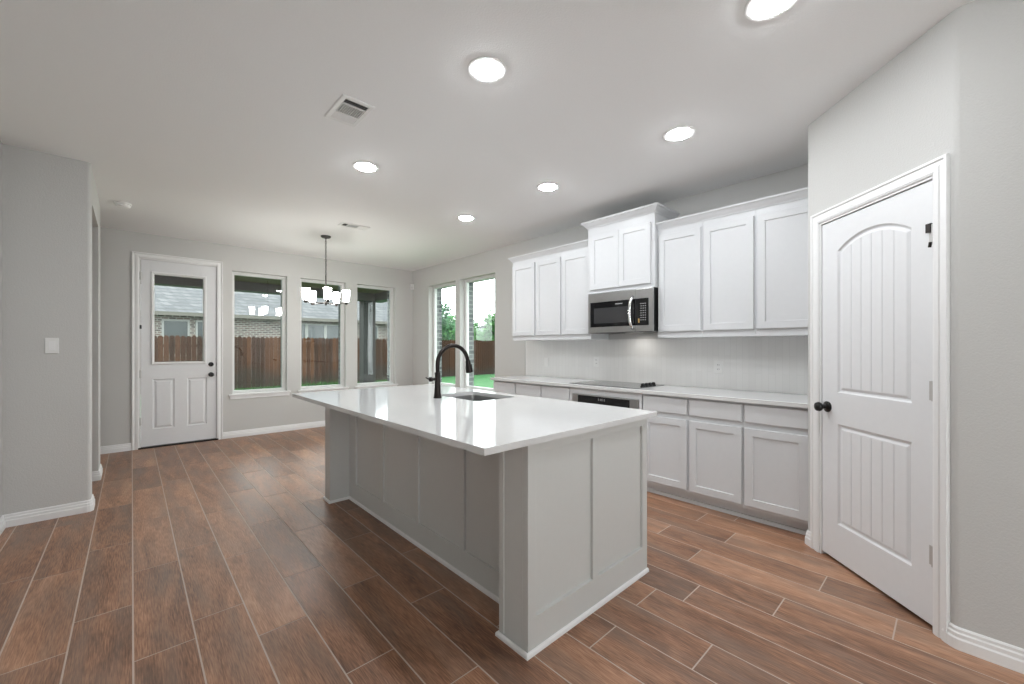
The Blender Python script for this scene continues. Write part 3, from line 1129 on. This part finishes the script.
RC = 0.015
for fr, nm in ((frameE, 'end_panel'), (frameEf, 'end_panel')):
    mb = MB(fr)
    hol = [rect(1.256, 1.658, 0.150, 0.842), rect(1.708, 2.128, 0.150, 0.842)]
    mb.wallslab(rect(IX0, IX1, 0.0005, IT), hol, 0, -RC)
    mb.box(IX0, IX1, -RC - 0.018, -RC, 0.0005, IT)
    mb.build(nm, M['island'], t, bevel=0.0012)
ys = [1.372, 1.890, 2.388, 2.896, 3.402]
mb = MB(frameS)
hol = [rect(ys[k] + 0.018, ys[k + 1] - 0.018, 0.145, 0.83) for k in range(4)]
mb.wallslab(rect(1.25, 3.59, 0.0005, IT), hol, 0, -RC)
mb.box(1.25, 3.59, -RC - 0.018, -RC, 0.0005, IT)
mb.build('back_panel', M['island'], t, bevel=0.0012)
for ya, yb in ((IY0 + 0.0332, 1.382), (3.515, IY1 - 0.0332)):
    near = ya < 2
    mb = MB()
    mb.box(IX0, IXB - 0.0005, ya, yb, 0.0005, IT)
    # flat corner boards on the outer faces
    if near:
        mb.box(IX0 - 0.004, IX0, yb - 0.03, yb, 0.0005, IT)
    else:
        mb.box(IX0 + 0.002, IX0 + 0.03, ya - 0.006, ya, 0.0005, IT)
        mb.box(IX0 - 0.004, IX0, ya, ya + 0.03, 0.0005, IT)
    mb.build('pier', M['island'], t)
mb = MB(frameR)
mb.box(1.23, 3.61, -0.02, -0.001, 0.10, IT)
mb.box(1.23, 3.61, -0.09, -0.075, 0.0005, 0.10)
mb.build('side_frame', M['island'], t)
for k in range(4):
    a = 1.25 + k * 0.585
    MB(frameR).shaker(a + 0.01, a + 0.575, 0.125, 0.695, -0.0005, 0.019).build('door', M['island'], t)
    MB(frameR).slabfront(a + 0.01, a + 0.575, 0.738, 0.866, -0.0005, 0.019).build('drawer', M['island'], t)
SH = [(0, 0.0005), (0.012, 0.0005), (0.012, 0.012), (0.009, 0.018), (0.004, 0.021), (0, 0.021)]
mb = MB()
mb.sweep([(IX1, IY1), (IX1 - 0.001, IY1)][:0] + [(IX1, IY1 + 0.0005), (IX0, IY1 + 0.0005), (IX0 - 0.0045, IY1 + 0.0005), (IX0 - 0.0045, 3.5085), (IXB - 0.0005, 3.5085), (IXB - 0.0005, 1.3825), (IX0 - 0.0045, 1.3825), (IX0 - 0.0045, IY0 - 0.0005), (IX1, IY0 - 0.0005)],
         [(-a, b) for a, b in SH])
mb.build('shoe_molding', M['trim'], t)

SX0_, SX1_, SY0_, SY1_ = 1.755, 2.14, 2.25, 2.79
so = []
for cx, cy, a0 in ((SX1_ - 0.035, SY0_ + 0.035, -90), (SX1_ - 0.035, SY1_ - 0.035, 0), (SX0_ + 0.035, SY1_ - 0.035, 90), (SX0_ + 0.035, SY0_ + 0.035, 180)):
    so += arc(cx, cy, 0.035, a0, a0 + 90, 6)


def frameT(p):       # horizontal sheet: local x,z plane laid flat, y becomes height
    return Vector((p[0], p[2], p[1]))


TX0, TX1, TY0, TY1 = 0.957, 2.254, 1.182, 3.662
mb = MB(frameT)
o_ = rect(TX0, TX1, TY0, TY1)
mb.plate(inset(o_, 0.002), [so], 0.914)
mb.plate(o_, [so], 0.8862)
mb.rings([[(x, h, z) for x, z in inset(o_, e)] for e, h in ((0.002, 0.914), (0, 0.912), (0, 0.8862))], False, False)
mb.rings([[(x, h, z) for x, z in so] for h in (0.914, 0.8862)], False, False)
o = mb.build('island_countertop', M['quartz'])
tag(o, 'big glossy white slab on the kitchen island with sink cutout', 'countertop')

t = thing('sink', 'undermount stainless sink set in the island countertop', 'sink', (1.95, 2.5, 0.70))
mb = MB(frameT)
lp = [(inset(so, e), h) for e, h in ((-0.022, 0.8855), (-0.022, 0.884), (0.004, 0.884), (0.008, 0.87), (0.012, 0.72), (0.02, 0.705), (0.033, 0.700))]
mb.rings([[(x, h, z) for x, z in l] for l, h in lp], False, True)
b_ = mb.build('bowl', M['sinksteel'], t, smooth='auto')
MB().lathe(1.95, 2.5, [(0.045, 0.7005), (0.045, 0.703), (0.03, 0.704), (0.028, 0.701)], 24).build('drain', M['chrome'], t, smooth='auto')

t = thing('faucet', 'dark bronze pull down gooseneck faucet beside the island sink', 'faucet', (1.66, 2.6, 0.914))
FX, FY = 1.66, 2.60
mb = MB()
mb.lathe(FX, FY, [(0.030, 0.9145), (0.030, 0.922), (0.027, 0.926), (0.024, 0.95), (0.0215, 1.0), (0.0205, 1.07), (0.0215, 1.095), (0.0225, 1.10), (0.018, 1.106)], 24)
mb.build('body', M['bronze'], t, smooth='auto')
mb = MB()
pts = [(FX, FY, 1.10), (FX, FY, 1.16)]
ra = 0.139
for k in range(0, 25):
    a = R(180 - 172 * k / 24)
    pts.append((FX + ra + ra * math.cos(a), FY, 1.164 + ra * math.sin(a)))
pts = pts[:1] + pts[2:]
mb.tube(pts, 0.0155, 14)
mb.build('spout', M['bronze'], t, smooth=True)
e = Vector(pts[-1])
d = (Vector(pts[-1]) - Vector(pts[-2])).normalized()
mb = MB()
mb.tube([e - d * 0.004, e + d * 0.004, e + d * 0.02, e + d * 0.055, e + d * 0.09, e + d * 0.094], [0.0155, 0.019, 0.020, 0.027, 0.029, 0.024], 16)
sp = mb.build('spray_head', M['bronze'], t, smooth='auto')
q = e + d * 0.05 + Vector((0.024, 0, 0.006))
MB().tube([q - d * 0.02, q - d * 0.018, q + d * 0.018, q + d * 0.02], [0.003, 0.007, 0.007, 0.003], 10).build('spray_button', M['black'], sp, smooth=True)
mb = MB()
mb.tube([(FX - 0.015, FY, 1.055), (FX - 0.045, FY, 1.055)], [0.011, 0.011], 12)
mb.tube([(FX - 0.045, FY, 1.055), (FX - 0.05, FY, 1.055), (FX - 0.066, FY, 1.055), (FX - 0.07, FY, 1.055)], [0.012, 0.0175, 0.0175, 0.012], 14)
mb.tube([(FX - 0.058, FY, 1.05), (FX - 0.082, FY, 1.063), (FX - 0.1, FY, 1.07)], [0.006, 0.0055, 0.004], 8)
mb.build('handle', M['bronze'], t, smooth='auto')

# ------------------------------------------------------------------ ceiling fixtures
CANS = [((1.367, 1.667), 'recessed ceiling light straight above the near end of the island'),
        ((2.736, 1.276), 'recessed ceiling light in front of the pantry side upper cabinets'),
        ((2.767, 2.504), 'recessed ceiling light in front of the microwave'),
        ((1.385, 3.225), 'recessed ceiling light above the far seating corner of the island, past the square vent'),
        ((2.753, 3.729), 'recessed ceiling light in front of the window side upper cabinets'),
        ((1.978, 0.522), 'recessed ceiling light cut by the top edge above the pantry door approach')]
first = None
for (x, y), lab in CANS:
    if first is None:
        first = thing('recessed_light', lab, 'ceiling light', (x, y, HC), 'recessed ceiling lights')
        MB().lathe(x, y, [(0.070, HC - 0.0005), (0.104, HC - 0.0005), (0.104, HC - 0.004), (0.101, HC - 0.005), (0.076, HC - 0.002), (0.070, HC - 0.002)], 40, cap=False).build('trim_ring', M['plastic'], first, smooth='auto')
        MB().lathe(x, y, [(0.0735, HC - 0.0025), (0.072, HC - 0.006), (0.066, HC - 0.0095), (0.05, HC - 0.013), (0.03, HC - 0.0155), (0.008, HC - 0.0165)], 32).build('lens', M['lens'], first, smooth=True)
    else:
        copy_tree(first, (x, y, HC), lab)


def vent(cx, cy, sx, sy, along_y, label, n=11):
    # local a runs along the long side, b across
    def fr(p):
        a, b = p[0], p[1]
        return Vector((cx + b, cy + a, HC - p[2])) if along_y else Vector((cx + a, cy + b, HC - p[2]))
    t = thing('air_vent', label, 'vent', (cx, cy, HC), 'ceiling air vents')
    L_, W_ = (sy / 2, sx / 2) if along_y else (sx / 2, sy / 2)
    mb = MB(fr)
    o_ = [(-L_, -W_), (L_, -W_), (L_, W_), (-L_, W_)]
    f = 0.028
    lp = [(0, 0.0005), (0, 0.004), (0.006, 0.008), (f, 0.008), (f, 0.001)]
    mb.rings([[(a, b, h) for a, b in inset(o_, e)] for e, h in lp], False, False)
    for a in (-L_ * 0.46, L_ * 0.30):
        mb.box(a - 0.006, a + 0.006, -W_ + f, W_ - f, 0.001, 0.008)
    mb.build('frame', M['plastic'], t)
    MB(fr).box(-L_ + f, L_ - f, -W_ + f, W_ - f, 0.0004, 0.0012).build('duct_back', M['slot'], t)
    mb = MB(fr)
    a0, a1 = -L_ * 0.46 + 0.006, L_ * 0.30 - 0.006
    for k in range(n):
        b = -W_ + f + (2 * W_ - 2 * f) * (k + 0.5) / n
        mb.box(a0, a1, b - 0.0022, b + 0.0022, 0.0013, 0.0075)
    for k in range(3):
        a = -L_ + f + (L_ * 0.54 - f - 0.006) * (k + 0.5) / 3
        mb.poly([(a - 0.001, -W_ + f, 0.0075), (a + 0.005, -W_ + f, 0.0015), (a + 0.005, W_ - f, 0.0015), (a - 0.001, W_ - f, 0.0075)])
    for k in range(4):
        a = L_ * 0.30 + 0.006 + (L_ * 0.70 - f - 0.006) * (k + 0.5) / 4
        mb.poly([(a - 0.0085, -W_ + f, 0.0025), (a + 0.0085, -W_ + f, 0.0075), (a + 0.0085, W_ - f, 0.0075), (a - 0.0085, W_ - f, 0.0025)])
    mb.build('louvers', M['plastic'], t)
    return t


vent(0.983, 2.535, 0.195, 0.31, True, 'white ceiling air vent nearer the island, seen large')
vent(1.955, 4.885, 0.33, 0.16, False, 'white ceiling air vent next to the chandelier canopy', 4)

t = thing('smoke_detector', 'white round smoke detector on the ceiling by the hall', 'smoke detector', (-0.065, 5.70, HC))
MB().lathe(-0.065, 5.70, [(0.068, HC - 0.0005), (0.068, HC - 0.012), (0.062, HC - 0.016)], 32).build('base_plate', M['plastic'], t, smooth='auto')
MB().lathe(-0.065, 5.70, [(0.056, HC - 0.0165), (0.058, HC - 0.03), (0.05, HC - 0.042), (0.02, HC - 0.046)], 32).build('cover', M['plastic'], t, smooth='auto')

t = thing('motion_sensor', 'small white motion sensor high in the room corner', 'sensor', (XR - 0.03, YF - 0.03, 2.39))


def frameC(p):       # across the corner at 45 degrees
    return Vector((XR, YF, 0)) + Vector((0.7071, -0.7071, 0)) * p[0] + Vector((-0.7071, -0.7071, 0)) * p[1] + Vector((0, 0, p[2]))


mb = MB(frameC)
mb.rings([[(a * 0.032, 0.034 + b * 0, 2.39 + c) for a, b, c in ((-1, 0, 0), (1, 0, 0), (1, 0, 0.10), (-1, 0, 0.10))],
          [(a * 0.032, 0.055, 2.39 + c) for a, c in ((-1, 0.0), (1, 0.0), (1, 0.10), (-1, 0.10))],
          [(a * 0.024, 0.068, 2.39 + c) for a, c in ((-1, 0.012), (1, 0.012), (1, 0.088), (-1, 0.088))]])
mb.build('housing', M['plastic'], t, bevel=0.004)
MB(frameC).box(-0.018, 0.018, 0.067, 0.071, 2.405, 2.44).build('lens', M['vinyl'], t, bevel=0.002)

t = thing('light_switch', 'white single rocker switch on the grey wall by the hall', 'light switch', (-0.44, YL, 1.24))


def frameL(p):
    return Vector((p[0], YL - p[1], p[2]))


MB(frameL).box(-0.476, -0.404, 0.0005, 0.007, 1.243, 1.36).build('cover_plate', M['plastic'], t, bevel=0.003)
MB(frameL).rings([[(x, y, z) for x, z in rect(-0.457, -0.423, 1.268, 1.335)] for y in (0.0072,)] +
                 [[(-0.457, 0.013, 1.268), (-0.423, 0.013, 1.268), (-0.423, 0.009, 1.335), (-0.457, 0.009, 1.335)]]).build('rocker', M['trim'], t, bevel=0.001)

# ------------------------------------------------------------------ chandelier
HX, HY, HZ = 1.86, 5.58, 1.868
t = thing('chandelier', 'five light chandelier with white glass shades on a chain', 'chandelier', (HX, HY, HZ))
MB().lathe(HX, HY, [(0.062, HC - 0.0005), (0.062, HC - 0.012), (0.05, HC - 0.022), (0.012, HC - 0.026), (0.008, HC - 0.04)], 28).build('canopy', M['darknickel'], t, smooth='auto')
mb = MB()
z = HC - 0.036
k = 0
while z > HZ + 0.36:
    pts = []
    for j in range(13):
        a = 2 * math.pi * j / 12
        u, w = 0.009 * math.cos(a), 0.019 * math.sin(a)
        pts.append((HX + (u if k % 2 else 0), HY + (0 if k % 2 else u), z - 0.019 + w))
    mb.tube(pts, 0.003, 6)
    z -= 0.029
    k += 1
mb.build('chain', M['darknickel'], t)
mb = MB()
mb.lathe(HX, HY, [(0.004, HZ - 0.03), (0.014, HZ - 0.022), (0.010, HZ - 0.012), (0.03, HZ - 0.008), (0.03, HZ + 0.012), (0.012, HZ + 0.02), (0.008, HZ + 0.04), (0.008, z + 0.0), (0.012, z + 0.008), (0.004, z + 0.02)], 20)
mb.build('stem', M['darknickel'], t, smooth='auto')
for k in range(5):
    dv = Vector((math.cos(R(40 + 72 * k)), math.sin(R(40 + 72 * k)), 0))
    ex, ey = HX + dv.x * 0.25, HY + dv.y * 0.25
    mb = MB()
    mb.tube([(HX + dv.x * 0.02, HY + dv.y * 0.02, HZ), (HX + dv.x * 0.20, HY + dv.y * 0.20, HZ - 0.002), (ex, ey, HZ)], 0.0065, 8)
    arm = mb.build('arm', M['darknickel'], t, smooth='auto')
    MB().lathe(ex, ey, [(0.012, HZ - 0.014), (0.02, HZ - 0.006), (0.024, HZ + 0.014), (0.024, HZ + 0.022), (0.018, HZ + 0.024)], 18).build('socket_cup', M['darknickel'], arm, smooth='auto')
    MB().lathe(ex, ey, [(0.018, HZ + 0.0245), (0.034, HZ + 0.027), (0.038, HZ + 0.06), (0.043, HZ + 0.115), (0.048, HZ + 0.168)], 24, cap=False).build('shade', M['shade'], arm, smooth='auto')
    MB().lathe(ex, ey, [(0.046, HZ + 0.168), (0.041, HZ + 0.115), (0.036, HZ + 0.06), (0.030, HZ + 0.034), (0.012, HZ + 0.032)], 24).build('unlit_liner', M['frost'], arm, smooth='auto')  # non-glowing inner wall added to cut light thrown up at the ceiling

# ------------------------------------------------------------------ outside
GZ = -0.17
o = MB().box(-14, 46, YF + 0.27, 48, GZ - 0.1, GZ).build('lawn', M['lawn'])
tag(o, 'bright green back lawn reaching the cedar fence', 'lawn', kind='structure')
o = MB().box(XR + 0.27, 46, -6, YF + 0.27, GZ - 0.1, GZ).build('side_lawn', M['lawn'])
tag(o, 'bright green side lawn outside the two lawn windows', 'lawn', kind='structure')
o = MB().box(-4.5, 4.6, YF + 0.262, 10.1, GZ, -0.07).build('patio_slab', M['concrete'])
tag(o, 'grey concrete patio slab outside the back door', 'patio', kind='structure')
mb = MB()
mb.box(-4.5, 4.75, YF + 0.262, 10.2, 2.62, 2.70)
o = mb.build('patio_ceiling', M['soffit'])
tag(o, 'dark stained patio roof soffit above the back windows', 'patio roof', kind='structure')
mb = MB()
mb.box(-4.5, 4.72, 9.75, 10.05, 2.44, 2.62)
mb.box(4.42, 4.72, YF + 0.262, 9.75, 2.44, 2.62)
o = mb.build('patio_beam', M['beam'])
tag(o, 'dark beam along the edge of the patio roof', 'beam', kind='structure')
t = thing('patio_post', 'square dark patio post outside the third far window', 'post', (4.29, 9.9, -0.07))
MB().box(4.14, 4.44, 9.76, 10.04, -0.0695, 2.439).build('shaft', M['postwood'], t, bevel=0.01)
MB().box(4.10, 4.48, 9.72, 10.08, -0.0695, 0.12).build('plinth', M['postwood'], t, bevel=0.01)

# fence
FYY = 17.1
t = thing('wooden_fence', 'tall reddish brown cedar picket fence across the back yard', 'fence', (6, FYY, GZ))
rngf = random.Random(11)
x = -9.0
while x < 24.0:
    mb = MB()
    cl = mb.bm.loops.layers.color.new('plank_random')
    mb.box(x, x + 2.4, FYY + 0.015, FYY + 0.05, 0.0, 0.09)
    mb.box(x, x + 2.4, FYY + 0.015, FYY + 0.05, 1.3, 1.39)
    for f in mb.bm.faces:
        for lp in f.loops:
            lp[cl] = (0.4, 0.4, 0.4, 1)
    age = rngf.random() * 0.35 - (0.25 if x > 7.0 else 0)
    for k in range(17):
        xa = x + k * 0.1412
        zt = 1.68 + rngf.uniform(-0.012, 0.012)
        rv = min(1, max(0, rngf.random() * 0.75 + age))
        n0 = len(mb.bm.faces)
        lo = [(xa + 0.004, GZ + 0.02), (xa + 0.137, GZ + 0.02), (xa + 0.137, zt - 0.05), (xa + 0.1, zt), (xa + 0.04, zt), (xa + 0.004, zt - 0.05)]
        yo = rngf.uniform(-0.004, 0.004)
        mb.rings([[(a, FYY - 0.004 + yo, b) for a, b in lo], [(a, FYY + 0.014, b) for a, b in lo]])
        mb.bm.faces.ensure_lookup_table()
        for f in mb.bm.faces[n0:]:
            for lp in f.loops:
                lp[cl] = (rv, rv, rv, 1)
    mb.build('fence_panel', M['fence'], t, weld=False)
    MB().box(x - 0.045, x + 0.045, FYY + 0.051, FYY + 0.14, GZ, 1.6).build('post', M['fencepost'], t)
    x += 2.4

# grass tufts at the foot of the fence
mb = MB()
rngg = random.Random(5)
for k in range(2600):
    x = rngg.uniform(1.0, 9.5)
    y = FYY - 0.10 - abs(rngg.gauss(0, 0.33))
    tall = 0.05 + (0.16 if 4.7 < x < 6.6 else 0.05) * rngg.random() ** 2
    a = rngg.uniform(0, math.pi)
    dx, dy = 0.012 * math.cos(a), 0.012 * math.sin(a)
    lx, ly = rngg.uniform(-0.05, 0.05), rngg.uniform(-0.05, 0.03)
    mb.poly([(x - dx, y - dy, GZ), (x + dx, y + dy, GZ), (x + lx, y + ly, GZ + tall)])
o = mb.build('grass', M['blade'], weld=False)
tag(o, 'longer green grass blades growing along the fence foot', 'grass', kind='stuff')

# neighbour house behind the fence
HYY, HX0, HX1, EZ = 22.0, -9.0, 12.6, 2.72
t = thing('neighbor_house', 'brick house with grey shingle roof behind the fence', 'house', (2, 24, GZ))
MB().box(HX0, HX1, HYY, 31, GZ, EZ).build('wall', M['brick'], t)
mb = MB()
a, b = HX0 - 0.4, HX1 + 0.4
mb.rings([[(a, 21.55, EZ - 0.03), (b, 21.55, EZ - 0.03), (b, 31.4, EZ - 0.03), (a, 31.4, EZ - 0.03)],
          [(a, 21.55, EZ + 0.03), (b, 21.55, EZ + 0.03), (b, 31.4, EZ + 0.03), (a, 31.4, EZ + 0.03)],
          [(a + 3.2, 26.4, EZ + 3.3), (b - 3.2, 26.4, EZ + 3.3), (b - 3.2, 26.6, EZ + 3.3), (a + 3.2, 26.6, EZ + 3.3)]])
mb.build('roof', M['roof'], t)
MB().box(a, b, 21.42, 21.548, EZ - 0.13, EZ + 0.02).build('gutter', M['gutter'], t)
MB().box(a, b, 21.56, 22.0, EZ - 0.06, EZ - 0.035).build('soffit', M['siding'], t)
for xa, xb, zt in ((0.90, 1.80, 2.46), (2.0, 3.0, 2.46), (5.3, 6.40, 2.5), (6.40, 7.30, 2.5), (7.30, 8.3, 2.5), (9.2, 10.15, 2.52)):
    f = MB(lambda p: Vector((p[0], HYY - p[1], p[2]))).wallslab(rect(xa, xb, 0.95, zt), [rect(xa + 0.07, xb - 0.07, 1.02, zt - 0.07)], 0.0005, 0.05).build('window_frame', M['housetrim'], t)
    MB().box(xa + 0.07, xb - 0.07, HYY - 0.02, HYY - 0.001, 1.02, zt - 0.07).build('pane', M['housepane'], f)

t = thing('far_house', 'pale far house with hipped roof seen past the lawn fence', 'house', (31, 34, GZ))
MB().box(26.6, 36, 32.5, 35.4, GZ, 2.7).build('wall', M['siding'], t)
mb = MB()
mb.rings([[(25.3, 31.8, 2.68), (37, 31.8, 2.68), (37, 36, 2.68), (25.3, 36, 2.68)],
          [(25.3, 31.8, 2.82), (37, 31.8, 2.82), (37, 36, 2.82), (25.3, 36, 2.82)],
          [(29.6, 33.8, 4.3), (34, 33.8, 4.3), (34, 33.9, 4.3), (29.6, 33.9, 4.3)]])
mb.build('roof', M['paleroof'], t)


# trees
def tree(x, y, h, w, seed, m, label, dens=1.0):
    rt = random.Random(seed)
    t = thing('leafy_tree', label, 'tree', (x, y, GZ), 'trees beyond the fence')
    MB().tube([(x, y, GZ), (x + 0.1, y, h * 0.35), (x - 0.1, y + 0.1, h * 0.75)], [0.2, 0.15, 0.05], 8).build('trunk', M['bark'], t)
    mb = MB()
    blobs = [(rt.uniform(-0.6, 0.6) * w, rt.uniform(-0.5, 0.5) * w, h * rt.uniform(0.2, 0.86), w * rt.uniform(0.28, 0.5)) for _ in range(12)]
    for bx, by, bz, br in blobs:
        for k in range(int(330 * dens)):
            d = Vector((rt.gauss(0, 1), rt.gauss(0, 1), rt.gauss(0, 0.8))).normalized() * br * rt.uniform(0.55, 1.08)
            c = Vector((x + bx, y + by, bz)) + d
            s = rt.uniform(0.07, 0.17)
            u = Vector((rt.gauss(0, 1), rt.gauss(0, 1), rt.gauss(0, 1))).normalized()
            v = u.orthogonal().normalized() * s * 0.6
            u = u * s
            mb.poly([c - u, c + v, c + u, c - v])
    mb.build('crown', m, t, weld=False)


tree(14.2, 22.0, 4.5, 1.5, 1, M['leafdark'], 'tall loose dark tree at the inner edge of the corner lawn window', 0.6)
tree(17.2, 25.2, 4.2, 1.9, 2, M['leaf'], 'bright bushy tree in the middle of the corner lawn window')
tree(18.3, 21.6, 3.7, 1.5, 3, M['leaf'], 'green bushy tree behind the pier between the lawn windows')
tree(20.8, 28.6, 4.0, 1.5, 4, M['leaf'], 'bright green tree just beside the far pale house')
tree(36.5, 42.5, 5.2, 3.2, 5, M['leafdark'], 'dark green tree rising above the far pale house roof', 1.3)
tree(21.5, 34.0, 4.9, 2.6, 6, M['leafdark'], 'wide dark tree behind the bushy trees of the corner lawn window')
